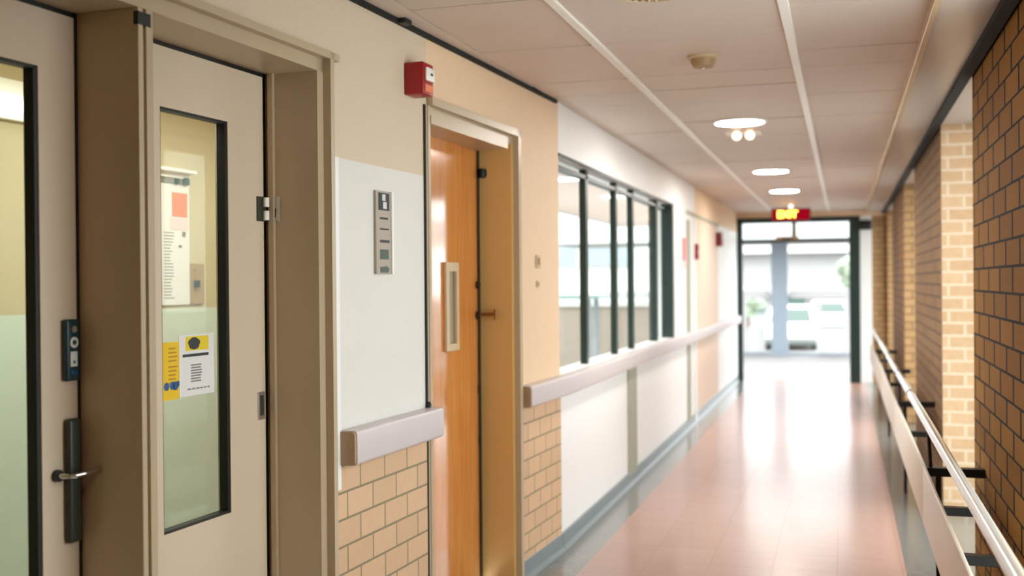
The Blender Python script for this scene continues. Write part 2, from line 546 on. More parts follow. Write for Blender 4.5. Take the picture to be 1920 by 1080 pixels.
struct('baseboard_left_near', MB().prism([(0.0, 0.0), (0.035, 0.0), (0.016, 0.02), (0.01, 0.09), (0.0, 0.095)], 1, -0.725, 0.0), M['cove'], frame=NEAR)

# ---- far left wall with the window band
XW = -1.58
mb = MB()
mb.box(XW - 0.16, XW, 6.09, 12.1, 0, 1.0, mi=0)
mb.box(XW - 0.16, XW, 6.09, 12.1, 2.3, CEIL, mi=0)
mb.box(XW - 0.16, XW, 10.55, 12.1, 1.0, 2.3, mi=0)
mb.box(XW - 0.16, XW, 12.1, 14.37, 0, 2.29, mi=1)
mb.box(XW - 0.16, XW, 12.1, 17.2, 2.29, CEIL, mi=2)
mb.box(XW - 0.16, XW, 14.37, 17.2, 0, 2.29, mi=0)
struct('wall_left', mb, [M['white_wall'], M['beige_panel'], M['peach']])
struct('trim_9', MB().box(XW, XW + 0.012, 8.12, 8.46, 0.0, 0.9), M['strip'])
struct('trim_10', MB().box(XW, XW + 0.012, 11.42, 11.62, 0.0, 2.2), M['strip'])
struct('trim_11', MB().box(XW, XW + 0.016, 11.95, 12.1, 0.0, 2.25), M['white_wall'])
struct('trim_12', MB().box(XW, XW + 0.01, 11.4, 14.4, 2.26, 2.3), M['strip'])
struct('baseboard_left', MB().prism([(XW, 0.0), (XW + 0.035, 0.0), (XW + 0.016, 0.02), (XW + 0.01, 0.09), (XW, 0.095)], 1, 6.09, 17.05), M['cove'])
# window: head, sill and five deep green mullions with a pane between each pair
win = struct('window_1', MB().box(XW - 0.012, XW + 0.004, 6.1, 10.55, 2.288, 2.303).box(XW - 0.12, XW - 0.06, 6.1, 10.55, 2.235, 2.262), M['green_frame'])  # thin outer strip paints the shadow gap as a dark line
win['kind'] = 'structure'
struct('sill', MB().box(XW - 0.16, XW + 0.01, 6.1, 10.55, 0.985, 1.005), M['white_wall'], parent=win)
XT = XW - 0.06
ys = []
for (a, b, dp) in ((7.04, 7.107, 0.045), (8.03, 8.09, 0.045), (8.70, 8.764, 0.045), (9.86, 9.957, 0.07), (10.46, 10.55, 0.11)):
    xf = XW - 0.002 if b > 10.5 else XT
    struct('mullion', MB().box(xf - dp, xf, a, b, 1.0, 2.3), M['green_frame'], parent=win)
    ys.append((a, b))
prev = 6.1
for a, b in ys:
    struct('pane', MB().box(XT - 0.025, XT - 0.019, prev, a, 1.0, 2.29), M['glass'], parent=win)
    prev = b

# ---- right wall: dark near brick, lit window alcove, long tan brick wall
XR = 0.62
ALC = ((2.2, 4.12), (5.86, 7.68), (10.52, 12.34), (15.18, 16.98))
PIERS = ((-4.0, 2.2), (4.12, 5.86), (7.68, 10.52), (12.34, 15.18), (16.98, 17.1))
for i, (y0, y1) in enumerate(PIERS):
    struct('wall_right_%d' % (i + 1), MB().box(XR, 1.0, y0 + (0.006 if i > 1 else 0), y1, 0, CEIL), M['brick_dark'] if i < 2 else M['brick_tan'])
for i, (y0, y1) in enumerate(ALC):
    struct('ceiling_alcove_%d' % (i + 1), MB().box(0.605, 1.0, y0, y1, CEIL - 0.03, CEIL + 0.012), M['soffit'])
    if i:
        struct('wall_alcove_%d' % (i + 1), MB().box(XR, 1.0, y1, y1 + 0.006, 0, CEIL - 0.03), M['brick_light'] if i == 1 else M['brick_end'])
    e = y1 - 0.005
    wn = struct('window_%d' % (i + 2), MB().box(0.94, 1.0, y0, y0 + 0.06, 0.0, CEIL - 0.03).box(0.94, 1.0, e - 0.06, e, 0, CEIL - 0.03).box(0.94, 1.0, y0 + 0.06, e - 0.06, 0.0, 0.06).box(0.94, 1.0, y0 + 0.06, e - 0.06, CEIL - 0.09, CEIL - 0.03), M['green_frame'])
    struct('pane', MB().box(0.965, 0.971, y0 + 0.06, e - 0.06, 0.06, CEIL - 0.09), M['glass'], parent=wn)

# ---- wall behind the camera
struct('wall_back', MB().box(-2.6, 1.4, -4.2, -4.0, 0, CEIL + 0.1), M['peach'])

# ---- end wall and entrance
YE = 17.1
struct('wall_end', MB().box(-1.75, 0.64, YE + 0.0, YE + 0.15, 2.51, CEIL + 0.02), M['peach'])
struct('wall_end_right', MB().box(0.405, 0.65, YE, YE + 0.15, 0, 2.51), M['brick_end'])
struct('trim_13', MB().box(0.235, 0.405, YE - 0.01, YE + 0.15, 0, 2.51), M['white_wall'])
ent = struct('door_1', MB().box(-1.58, -1.50, YE - 0.03, YE + 0.12, 0, 2.51, 0.004).box(0.078, 0.235, YE - 0.03, YE + 0.12, 0, 2.51, 0.004).box(-1.50, 0.078, YE - 0.03, YE + 0.12, 2.435, 2.51, 0.004), M['green_frame'])
struct('transom_bar', MB().box(-1.50, 0.078, YE - 0.03, YE + 0.12, 2.13, 2.185, 0.004), M['green_frame'], parent=ent)
struct('transom_mullion', MB().box(-0.755, -0.695, YE - 0.02, YE + 0.10, 2.185, 2.435), M['out_warm'], parent=ent)  # brownish reflection put into the mullion's own colour
struct('transom_pane', MB().box(-1.50, -0.755, YE + 0.03, YE + 0.036, 2.185, 2.435), M['glass'], parent=ent)
struct('transom_pane', MB().box(-0.695, 0.078, YE + 0.03, YE + 0.036, 2.185, 2.435), M['glass'], parent=ent)
struct('threshold', MB().box(-1.50, 0.078, YE - 0.02, YE + 0.12, -0.02, 0.008), M['steel'], parent=ent)

# ---- room behind the glazed doors
struct('wall_room_back', MB().box(-1.5, -1.4, -5.2, 0.35, 1.44, 2.5, mi=0).box(-1.5, -1.4, -5.2, 0.35, 0, 1.44, mi=1), [M['room_wall'], M['room_dado']], frame=NEAR)
struct('wall_room_side', MB().box(-1.4, -0.25, -5.2, -5.1, 0, 2.5).box(-1.4, -0.25, 0.25, 0.35, 0, 2.5), M['room_wall'], frame=NEAR)
struct('ceiling_room', MB().box(-1.5, -0.25, -5.2, 0.35, 2.5, 2.55), M['room_wall'], frame=NEAR)
struct('floor_room', MB().box(-1.5, -0.25, -5.2, 0.35, -0.1, 0), M['room_floor'], frame=NEAR)

# ================================================================== DOORS OF THE NEAR LEFT WALL
# double frame: stepped jambs, head, and the slim post between the two doors
def head(mb, s0, s1, zi, zo):
    mb.box(-0.25, 0.0, s0, s1, zi, zi + 0.045)
    mb.box(-0.02, 0.03, s0 - 0.065, s1 + 0.065, zi + 0.045, zo)


mb = MB()
mb.box(-0.25, 0.0, -2.73, -2.69, 0, 2.33)
mb.box(-0.1, 0.03, -2.69, -2.664, 0, 2.355)
mb.box(-0.19, -0.17, -2.745, -2.73, 0, 2.285)
head(mb, -4.66, -2.69, 2.285, 2.355)
mb.box(-0.25, 0.0, -4.70, -4.66, 0, 2.33).box(-0.1, 0.03, -4.725, -4.70, 0, 2.355)
fr = Thing('door_frame', 'beige metal double frame around the two glazed doors at far left', 'door frame', (0, -3.62, 0), NEAR)
fr.part('casing', mb, M['frame'])
fr.part('post', MB().box(-0.25, 0.0, -3.65, -3.63, 0, 2.285, 0.002).box(-0.25, -0.012, -3.63, -3.618, 0, 2.285).box(-0.25, 0.0, -3.618, -3.59, 0, 2.285, 0.002), M['frame'])
fr.part('keeper_plate', MB().box(-0.196, -0.152, -2.7335, -2.73, 1.77, 1.857, 0.001), M['steel'], label='pale metal keeper plate')
fr.part('keeper_slot', MB().box(-0.188, -0.166, -2.7345, -2.733, 1.785, 1.815), M['gasket'])
fr.part('strike_hole', MB().box(-0.014, 0.0005, -3.652, -3.6, 2.24, 2.275), M['gasket'])


def glazed_leaf(t, sL, sR, gL, gR, gb, gt, td, ztop):
    """beige leaf with a tall vision pane; td = the face toward the corridor"""
    back = td - 0.045
    mb = MB()
    mb.box(back, td, sL, gL, 0.008, ztop).box(back, td, gR, sR, 0.008, ztop)
    mb.box(back, td, gL, gR, 0.008, gb).box(back, td, gL, gR, gt, ztop)
    t.part('leaf', mb, M['door'])
    mb = MB()
    m_ = 0.03
    e = td + 0.004
    mb.box(td, e, gL - m_, gL, gb - m_, gt + m_).box(td, e, gR, gR + m_ * 0.7, gb - m_, gt + m_)
    mb.box(td, e, gL, gR, gb - m_, gb).box(td, e, gL, gR, gt, gt + m_)
    t.part('glazing_bead', mb, M['door'])
    mb = MB()
    mb.box(td - 0.03, td + 0.001, gR - 0.013, gR, gb, gt).box(td - 0.03, td + 0.001, gL, gL + 0.006, gb, gt)
    mb.box(td - 0.03, td + 0.001, gL, gR, gb, gb + 0.008).box(td - 0.03, td + 0.001, gL, gR, gt - 0.008, gt)
    t.part('gasket', mb, M['gasket'], label='black rubber gasket')
    t.part('pane', MB().box(td - 0.03, td - 0.024, gL, gR, gb, gt), M['glass_door'], label='clear greenish glass')


TD = -0.2
d1 = Thing('glazed_door', 'beige door with tall glass pane cut off by the left edge', 'door', (TD, -4.15, 0), NEAR)
glazed_leaf(d1, -4.65, -3.664, -4.5, -3.797, 0.5, 2.118, TD, 2.27)
d1.part('head_gap', MB().box(TD - 0.05, TD - 0.004, -4.65, -3.655, 2.27, 2.285), M['gasket'])
d1.part('edge_gap', MB().box(TD - 0.05, TD + 0.0, -3.664, -3.652, 0, 2.285), M['gasket'])
# pull plate with chrome lever
hp = d1.part('handle_plate', MB().box(TD, TD + 0.022, -3.718, -3.672, 0.87, 1.2, 0.009, 3), M['dark_steel'], smooth=True, label='dark green-grey handle plate')
d1.part('lever', MB().tube([(TD, -3.745, 1.055), (TD + 0.03, -3.745, 1.055), (TD + 0.055, -3.733, 1.056), (TD + 0.06, -3.70, 1.058), (TD + 0.06, -3.64, 1.064), (TD + 0.056, -3.625, 1.064)], 0.0075), M['chrome'], parent=hp, smooth=True, label='chrome lever')
d1.part('lever_rose', MB().cyl((TD, -3.745, 1.055), (TD + 0.012, -3.745, 1.055), 0.016), M['gasket'], parent=hp)

d2 = Thing('glazed_door', 'beige door with narrow glass pane carrying taped yellow and white flyers', 'door', (TD, -3.17, 0), NEAR)
glazed_leaf(d2, -3.588, -2.758, -3.315, -2.972, 0.803, 2.087, TD, 2.27)
d2.part('head_gap', MB().box(TD - 0.05, TD - 0.004, -3.588, -2.735, 2.27, 2.285), M['gasket'])
d2.part('edge_gap', MB().box(TD - 0.05, TD - 0.008, -2.758, -2.73, 0, 2.285), M['gasket'])
lk = d2.part('lock_case', MB().box(TD, TD + 0.006, -2.802, -2.752, 1.77, 1.855, 0.001), M['dark_steel'], label='dark lock case with pale rollers')
d2.part('roller', MB().cyl((TD + 0.012, -2.762, 1.82), (TD + 0.012, -2.762, 1.852), 0.0115), M['white'], parent=lk, smooth=True)
d2.part('roller', MB().cyl((TD + 0.012, -2.762, 1.774), (TD + 0.012, -2.762, 1.806), 0.0115), M['white'], parent=lk, smooth=True)
fp = d2.part('flush_plate', MB().box(TD, TD + 0.004, -2.806, -2.766, 1.086, 1.182, 0.001), M['steel'], label='small steel edge plate')
d2.part('plate_slot', MB().box(TD + 0.003, TD + 0.0048, -2.797, -2.776, 1.10, 1.17), M['dark_steel'], parent=fp)

# card reader beside the first door pane
cr = Thing('door_button_panel', 'dark teal door entry panel with round buttons above the lever handle', 'entry panel', (TD, -3.69, 1.3), NEAR)
cr.part('housing', MB().box(TD, TD + 0.02, -3.722, -3.674, 1.3, 1.463, 0.006, 3), M['teal'], smooth=True)
cr.part('button', MB().cyl((TD + 0.018, -3.699, 1.437), (TD + 0.024, -3.699, 1.437), 0.009), M['steel'], smooth=True, label='small metal button')
rb = cr.part('button', MB().cyl((TD + 0.018, -3.698, 1.402), (TD + 0.023, -3.698, 1.402), 0.0145), M['light_grey'], smooth=True, label='pale round ring button')
cr.part('button_ring', MB().cyl((TD + 0.022, -3.698, 1.402), (TD + 0.0236, -3.698, 1.402), 0.007), M['teal'], parent=rb, smooth=True)
sg = cr.part('symbol_plate', MB().box(TD + 0.018, TD + 0.022, -3.711, -3.686, 1.338, 1.378, 0.001), M['light_grey'])
cr.part('symbol', MB().box(TD + 0.021, TD + 0.0225, -3.702, -3.694, 1.346, 1.354), M['teal_print'], parent=sg)
cr.part('indicator', MB().box(TD + 0.018, TD + 0.0215, -3.707, -3.700, 1.318, 1.327).box(TD + 0.018, TD + 0.0215, -3.695, -3.688, 1.316, 1.325), M['blue_print'], label='blue indicator marks')


# flyers taped to the glass of the second door
def flat_thing(name, label, cat, mb_main, m_main, marks, origin, frame=NEAR, part='sheet'):
    t = Thing(name, label, cat, origin, frame)
    t.part(part, mb_main, m_main)
    for (nm, mb_, mm) in marks:
        t.part(nm, mb_, mm)
    return t


G = TD - 0.0235   # outer face of the pane
t = Thing('flyer', 'yellow flyer with blue drawings taped to the door glass', 'flyer', (G, -3.25, 1.2), NEAR)
t.part('sheet', MB().box(G, G + 0.0008, -3.284, -3.194, 1.2, 1.377), M['yellow'])
mb = MB()
for i in range(9):
    z = 1.355 - i * 0.0125 - (0.006 if i > 3 else 0)
    mb.box(G + 0.0008, G + 0.0012, -3.252, -3.207 - random.uniform(0, 0.012), z, z + 0.004)
t.part('text_lines', mb, M['ochre_ink'])
mb = MB()
for (c, r_) in ((-3.262, 0.013), (-3.234, 0.013), (-3.219, 0.014), (-3.206, 0.009)):
    zc = 1.243 + random.uniform(-0.003, 0.006)
    mb.cyl((G + 0.0008, c, zc), (G + 0.0013, c, zc), r_, n=14)
t.part('drawing', mb, M['blue_print'])
t = Thing('flyer', 'white flyer with yellow header and dark oval taped to the door glass', 'flyer', (G, -3.11, 1.2), NEAR)
t.part('sheet', MB().box(G, G + 0.0008, -3.194, -3.02, 1.203, 1.396), M['paper'])
t.part('header_panel', MB().box(G + 0.0008, G + 0.0012, -3.168, -3.05, 1.345, 1.390), M['lemon'])
mb = MB()
pts = [(-3.125 + 0.03 * math.cos(a) * (1 + 0.08 * math.sin(5 * a)), 1.3675 + 0.0195 * math.sin(a)) for a in [2 * math.pi * i / 28 for i in range(28)]]
t.part('header_emblem', MB().prism(pts, 0, G + 0.0012, G + 0.0016), M['ink'])
t.part('headline', MB().box(G + 0.0008, G + 0.0012, -3.183, -3.05, 1.326, 1.335), M['ink'])
mb = MB()
for i in range(7):
    z = 1.297 - i * 0.0085
    mb.box(G + 0.0008, G + 0.0012, -3.142, -3.084 - random.uniform(0, 0.008), z, z + 0.0045)
t.part('text_block', mb, M['faded_ink'])
mb = MB()
x = -3.16
while x < -3.05:
    l = random.uniform(0.01, 0.02)
    mb.box(G + 0.0008, G + 0.0012, x, x + l, 1.222, 1.2265)
    x += l + 0.004
t.part('caption', mb, M['faded_ink'])
t.part('tape_strip', MB().box(G + 0.0002, G + 0.0014, -3.2, -3.194, 1.199, 1.398), M['white'])

# things on the back wall of the room, seen through the second pane
B = -1.4
t = Thing('notice_board', 'white notice sheet with orange note on the room wall behind glass', 'notice', (B, -1.7, 1.46), NEAR)
t.part('sheet', MB().box(B, B + 0.01, -1.85, -1.572, 1.458, 2.035), M['paper'])
t.part('note', MB().box(B + 0.01, B + 0.013, -1.703, -1.59, 1.882, 1.995), M['salmon'], label='orange sticky note')
t.part('note', MB().box(B + 0.01, B + 0.012, -1.721, -1.584, 1.818, 1.878), M['pink_paper'], label='pale pink note')
mb = MB()
for i in range(22):
    z = 1.80 - i * 0.0148
    mb.box(B + 0.01, B + 0.011, -1.765, -1.69 - random.uniform(0, 0.03), z, z + 0.004)
t.part('text_lines', mb, M['faded_ink'])
t.part('mark', MB().box(B + 0.01, B + 0.011, -1.628, -1.602, 1.785, 1.81), M['faded_ink'])
t.part('mark', MB().box(B + 0.01, B + 0.011, -1.655, -1.632, 1.732, 1.745), M['faded_ink'])
t = Thing('wall_shelf', 'white shelf box with small items above the notice behind glass', 'shelf', (B, -1.7, 2.037), NEAR)
t.part('shelf_top', MB().box(B, B + 0.06, -1.85, -1.575, 2.09, 2.105).box(B, B + 0.02, -1.85, -1.575, 2.065, 2.09), M['white'])
t.part('backing', MB().box(B, B + 0.012, -1.85, -1.58, 2.037, 2.065), M['out_warm'])
t.part('item', MB().box(B + 0.012, B + 0.03, -1.685, -1.665, 2.037, 2.06), M['green_print'])
t.part('item', MB().box(B + 0.012, B + 0.03, -1.625, -1.592, 2.037, 2.07), M['green_print'])
t = Thing('switch_plate', 'tan wall switch plate beside the notice behind the door glass', 'switch plate', (B, -1.51, 1.46), NEAR)
t.part('plate', MB().box(B, B + 0.012, -1.566, -1.457, 1.458, 1.658, 0.003), M['beige_plastic'])
t.part('switch', MB().box(B + 0.012, B + 0.03, -1.544, -1.516, 1.54, 1.575), M['ink'], label='dark toggle switch')
t.part('switch', MB().box(B + 0.012, B + 0.02, -1.54, -1.52, 1.622, 1.632), M['rail_cap'])
t = Thing('wall_lamp', 'lit linear lamp on the room wall seen through the leftmost glass', 'lamp', (B, -3.0, 2.2), NEAR)
t.part('housing', MB().box(B, B + 0.03, -3.7, -2.35, 2.20, 2.36, 0.004), M['white'])
t.part('tube', MB().cyl((B + 0.05, -3.68, 2.257), (B + 0.05, -2.37, 2.257), 0.022), M['tube'], smooth=True)

# ---- orange door with slot window
d3f = Thing('door_frame', 'tan metal frame around the orange wooden door', 'door frame', (0, -1.27, 0), NEAR)
d3f.part('jamb', MB().box(-0.25, 0.0, -0.795, -0.765, 0, 2.258), M['frame_bounce'], label='side of the frame with orange bounce light painted in')
mb = MB()
mb.box(-0.1, 0.03, -0.765, -0.725, 0, 2.335)
mb.box(-0.25, 0.008, -1.832, -1.808, 0, 2.335)
mb.box(-0.25, 0.0, -1.832, -0.765, 2.258, 2.30).box(-0.02, 0.03, -1.832, -0.725, 2.30, 2.335)
mb.box(-0.19, 0.012, -1.808, -0.87, 2.225, 2.262)
d3f.part('casing', mb, M['frame'])
d3f.part('buffer', MB().lathe([(0.002, 2.09), (0.022, 2.094), (0.026, 2.115), (0.022, 2.136), (0.002, 2.14)], (-0.158, -0.80), 16), M['gasket'], smooth=True, label='black rubber buffer')
T3 = -0.17
d3 = Thing('wooden_door', 'orange varnished wooden door with narrow vision slot', 'door', (T3, -1.3, 0), NEAR)
wl, wr, wb, wt = -1.29, -1.19, 1.262, 1.605
mb = MB()
mb.box(T3 - 0.045, T3, -1.80, wl, 0.008, 2.24).box(T3 - 0.045, T3, wr, -0.852, 0.008, 2.24)
mb.box(T3 - 0.045, T3, wl, wr, 0.008, wb).box(T3 - 0.045, T3, wl, wr, wt, 2.24)
d3.part('leaf', mb, M['oak'])
bd = MB()
bd.box(T3, T3 + 0.016, wl - 0.04, wl, wb - 0.035, wt + 0.045, 0.003).box(T3, T3 + 0.016, wr, wr + 0.03, wb - 0.035, wt + 0.045, 0.003)
bd.box(T3, T3 + 0.016, wl, wr, wb - 0.035, wb, 0.003).box(T3, T3 + 0.016, wl, wr, wt, wt + 0.045, 0.003)
d3.part('vision_frame', bd, M['cream_plastic'], label='cream frame of the vision slot')
d3.part('pane', MB().box(T3 - 0.008, T3 - 0.003, wl, wr, wb, wt), M['frosted'], label='grey frosted glass')
d3.part('edge_gap', MB().box(T3 - 0.04, T3 - 0.003, -0.852, -0.795, 0, 2.258), M['gasket'])
lt = d3.part('latch', MB().cyl((T3, -0.862, 1.385), (T3 + 0.012, -0.862, 1.385), 0.022), M['gasket'], smooth=True, label='dark latch rose')
d3.part('lever', MB().cyl((T3 + 0.012, -0.85, 1.388), (T3 + 0.092, -0.83, 1.39), 0.008).cyl((T3 + 0.09, -0.83, 1.362), (T3 + 0.09, -0.83, 1.416), 0.0075), M['brass'], parent=lt, smooth=True, label='brass T-shaped lever')
d3.part('bolt', MB().cyl((T3, -0.858, 1.54), (T3 + 0.014, -0.858, 1.54), 0.02), M['gasket'], smooth=True, label='black bolt knob')
d3.part('hinge', MB().cyl((T3 + 0.002, -0.845, 0.98), (T3 + 0.002, -0.845, 1.03), 0.006), M['gasket'])
d3.part('hinge', MB().cyl((T3 + 0.002, -0.845, 0.72), (T3 + 0.002, -0.845, 0.77), 0.006), M['gasket'])

# the leaf stands a touch ajar in its rebate, turned about its right edge
_h = Vector((T3, -0.852, 0))
d3.o.matrix_world = NEAR @ Matrix.Translation(_h) @ Matrix.Rotation(R(2.6), 4, 'Z') @ Matrix.Translation(-_h) @ Matrix.Translation(d3.origin)

# ================================================================== FITTINGS ON THE LEFT WALL
# room sign plate
t = Thing('wall_sign', 'slim silver sign plate with dark insert between the doors', 'sign', (0, -2.25, 1.588), NEAR)
t.part('plate', MB().box(0, 0.012, -2.322, -2.182, 1.588, 1.905, 0.002), M['sign_grey'])
t.part('side_rail', MB().box(0.002, 0.017, -2.198, -2.18, 1.588, 1.907, 0.002), M['white'], label='bright edge rail')
ins = t.part('insert', MB().box(0.012, 0.0145, -2.302, -2.215, 1.832, 1.898), M['ink'], label='dark insert with pale figure')
t.part('figure', MB().box(0.0145, 0.0155, -2.277, -2.25, 1.868, 1.893).box(0.0145, 0.0155, -2.27, -2.24, 1.838, 1.864), M['light_grey'], parent=ins)
for k, (z, h) in enumerate(((1.797, 0.008), (1.757, 0.006), (1.708, 0.010))):
    t.part('text_line', MB().box(0.012, 0.013, -2.292, -2.225 + 0.006 * k, z, z + h), M['ink'])
t.part('panel_block', MB().box(0.012, 0.0135, -2.292, -2.222, 1.644, 1.682), M['green_print'], label='dark green block')
t.part('panel_block', MB().prism([(-2.29, 1.593), (-2.225, 1.593), (-2.218, 1.608), (-2.235, 1.618), (-2.29, 1.614)], 0, 0.012, 0.0135), M['green_print'], label='dark green block')

# fire alarm strobe over the orange door
t = Thing('fire_alarm', 'red fire alarm with white strobe above the wooden door frame', 'fire alarm', (0, -1.98, 2.31), NEAR)
t.part('body', MB().box(0, 0.085, -2.045, -1.945, 2.31, 2.44, 0.006, 3), M['red'], smooth=True)
ln = t.part('strobe', MB().box(0.083, 0.098, -2.03, -1.955, 2.365, 2.42, 0.006, 3), M['lens'], smooth=True, label='white strobe lens')
t.part('strobe_bulb', MB().box(0.0975, 0.099, -2.0, -1.98, 2.388, 2.397), M['ink'], parent=ln)
t.part('sounder', MB().box(0.083, 0.09, -2.03, -1.955, 2.322, 2.352, 0.004), M['salmon'], smooth=True, label='orange sounder grille')

# stopper knob at the foot of the shadow joint
solid(MB().lathe([(0.004, 1.03), (0.011, 1.034), (0.012, 1.046), (0.006, 1.054), (0.003, 1.055)], (0.012, -1.86), 14).build('rubber_stopper', M['gasket'], None, (0.012, -1.86, 1.03), NEAR, True), 'tiny black stopper knob just above the near wall bumper', 'stopper')
solid(MB().box(0.016, 0.05, -2.13, -2.07, CEIL - 0.022, CEIL - 0.002, 0.003).build('cable_clip', M['gasket'], None, (0.016, -2.1, CEIL - 0.02), NEAR), 'small black clip at the ceiling edge above the stippled wall', 'clip')


# wall bumpers: extruded profile
def rail_profile(x0, depth, z0, z1, b=0.014):
    x1 = x0 + depth
    pts = [(x0, z0)]
    for i in range(5):
        a = -math.pi / 2 + i * math.pi / 8
        pts.append((x1 - b + b * math.cos(a), z0 + b + b * math.sin(a)))
    for i in range(5):
        a = i * math.pi / 8
        pts.append((x1 - b + b * math.cos(a), z1 - b + b * math.sin(a)))
    pts.append((x0, z1))
    return pts


t = Thing('wall_bumper', 'short grey wall bumper rail between the glazed door and wooden door', 'wall bumper', (0.006, -2.27, 0.905), NEAR)
t.part('rail', MB().prism(rail_profile(0.006, 0.062, 0.907, 1.03), 1, -2.592, -1.84), M['rail'], smooth=True)
t.part('end_cap', MB().prism(rail_profile(0.007, 0.058, 0.909, 1.028), 1, -2.606, -2.592), M['rail_cap'], smooth=True, label='tan end cap')
t.part('end_cap', MB().prism(rail_profile(0.007, 0.061, 0.907, 1.03), 1, -1.84, -1.832), M['rail'], smooth=True)

t = Thing('wall_bumper', 'long grey wall bumper rail running under the windows to the entrance', 'wall bumper', (XW, 6.086, 0.9))
mb = MB()
pf = rail_profile(0.006, 0.06, 0.9, 1.012)
c3, s3 = math.cos(R(3)), math.sin(R(3))
secs = []
for s_ in (-0.69,):
    secs.append([Vector((XW + x * c3 + s_ * s3, 6.086 - x * s3 + s_ * c3, z)) for x, z in pf])
secs.append([Vector((XW + x, 6.086, z)) for x, z in pf])
secs.append([Vector((XW + x, 16.98, z)) for x, z in pf])
rv = [[mb.bm.verts.new(p) for p in sec] for sec in secs]
for A, Bv in zip(rv, rv[1:]):
    for i in range(len(pf)):
        mb.bm.faces.new((A[i], A[(i + 1) % len(pf)], Bv[(i + 1) % len(pf)], Bv[i]))
mb.bm.faces.new(rv[0]); mb.bm.faces.new(rv[-1][::-1])
t.part('rail', mb, M['rail'], smooth=True)
mb = MB()
capv = [[mb.bm.verts.new(Vector((XW + x * c3 + s_ * s3, 6.086 - x * s3 + s_ * c3, z))) for x, z in rail_profile(0.007, 0.057, 0.902, 1.01)] for s_ in (-0.703, -0.69)]
n_ = len(capv[0])
for i in range(n_):
    mb.bm.faces.new((capv[0][i], capv[0][(i + 1) % n_], capv[1][(i + 1) % n_], capv[1][i]))
mb.bm.faces.new(capv[0]); mb.bm.faces.new(capv[1][::-1])
t.part('end_cap', mb, M['rail_cap'], smooth=True, label='tan end cap')

# light switch right of the orange door
t = Thing('light_switch', 'small beige switch on peach wall right of the wooden door', 'switch', (0, -0.39, 1.63), NEAR)
t.part('plate', MB().box(0, 0.008, -0.425, -0.355, 1.63, 1.70, 0.002), M['cream_plastic'])
t.part('rocker', MB().box(0.008, 0.013, -0.405, -0.375, 1.645, 1.685, 0.002), M['beige_plastic'])
t = Thing('key_switch', 'tiny key plate under the beige switch on the peach wall', 'switch', (0, -0.39, 1.52), NEAR)
t.part('plate', MB().box(0, 0.006, -0.415, -0.365, 1.525, 1.56, 0.002), M['cream_plastic'])
t.part('key_slot', MB().box(0.006, 0.008, -0.395, -0.385, 1.533, 1.552), M['beige_plastic'])

# far end: pink poster, red call point, red alarm box
t = Thing('poster', 'pale pink poster with red stripe on the wall past the windows', 'poster', (XW, 11.2, 1.69))
t.part('sheet', MB().box(XW, XW + 0.004, 10.85, 11.38, 1.68, 2.0), M['pink_paper'])
t.part('stripe', MB().box(XW + 0.004, XW + 0.006, 11.13, 11.30, 1.76, 2.0), M['pink_red'], label='red printed stripe')
t = Thing('call_point', 'red call point box beside the beige panel near the entrance', 'call point', (XW + 0.016, 12.0, 1.79))
t.part('body', MB().box(XW + 0.016, XW + 0.05, 11.955, 12.09, 1.79, 1.96, 0.006), M['red'])
t.part('pull_bar', MB().box(XW + 0.05, XW + 0.06, 11.975, 12.07, 1.85, 1.885, 0.004), M['lens'])
t = Thing('alarm_sounder', 'dark red alarm sounder box on the white wall beside the entrance', 'fire alarm', (XW, 14.25, 2.0))
t.part('body', MB().box(XW, XW + 0.07, 14.18, 14.36, 2.0, 2.18, 0.008), M['dark_red'])
t.part('grille', MB().box(XW + 0.07, XW + 0.078, 14.2, 14.34, 2.02, 2.09, 0.003), M['red'])

# ================================================================== RIGHT HANDRAIL
t = Thing('handrail', 'double guard rail of white tube and long board along the brick wall', 'handrail', (0.4, 8.5, 0))
ybr = []
t.part('tube', MB().cyl((0.375, -1.0, 0.865), (0.375, 16.3, 0.865), 0.021, n=24), M['bright_metal'], smooth=True, label='white tubular top rail')
for y0 in (-1.0, 2.35, 5.45, 8.45, 11.45, 14.2):
    y1 = {-1.0: 2.34, 2.35: 5.44, 5.45: 8.44, 8.45: 11.44, 11.45: 14.19, 14.2: 16.5}[y0]
    t.part('board', MB().box(0.348, 0.362, y0, y1, 0.40, 0.672, 0.005, 3), M['board'], smooth=True, label='pale guard board')
for y in (2.35, 5.45, 8.35, 11.3, 14.3):
    br_ = t.part('wall_bracket', MB().box(0.362, XR, y - 0.03, y + 0.03, 0.625, 0.665, 0.003), M['black_metal'], label='black wall bracket')
    t.part('post', MB().box(0.405, 0.43, y - 0.012, y + 0.012, 0.0, 0.63), M['black_metal'], parent=br_)
    t.part('stem', MB().cyl((0.385, y, 0.66), (0.375, y, 0.85), 0.009), M['black_metal'], parent=br_, smooth=True)
for y in (3.77, 4.54, 6.75, 9.9, 12.8):
    t.part('tie_bracket', MB().box(0.362, 0.475, y - 0.022, y + 0.022, 0.628, 0.66, 0.003), M['black_metal'], label='short black bracket')
for y in (8.38, 6.9, 10.4, 12.6):
    t.part('coupling', MB().cyl((0.375, y - 0.02, 0.865), (0.375, y + 0.02, 0.865), 0.0235), M['black_metal'], smooth=True, label='black tube coupling')

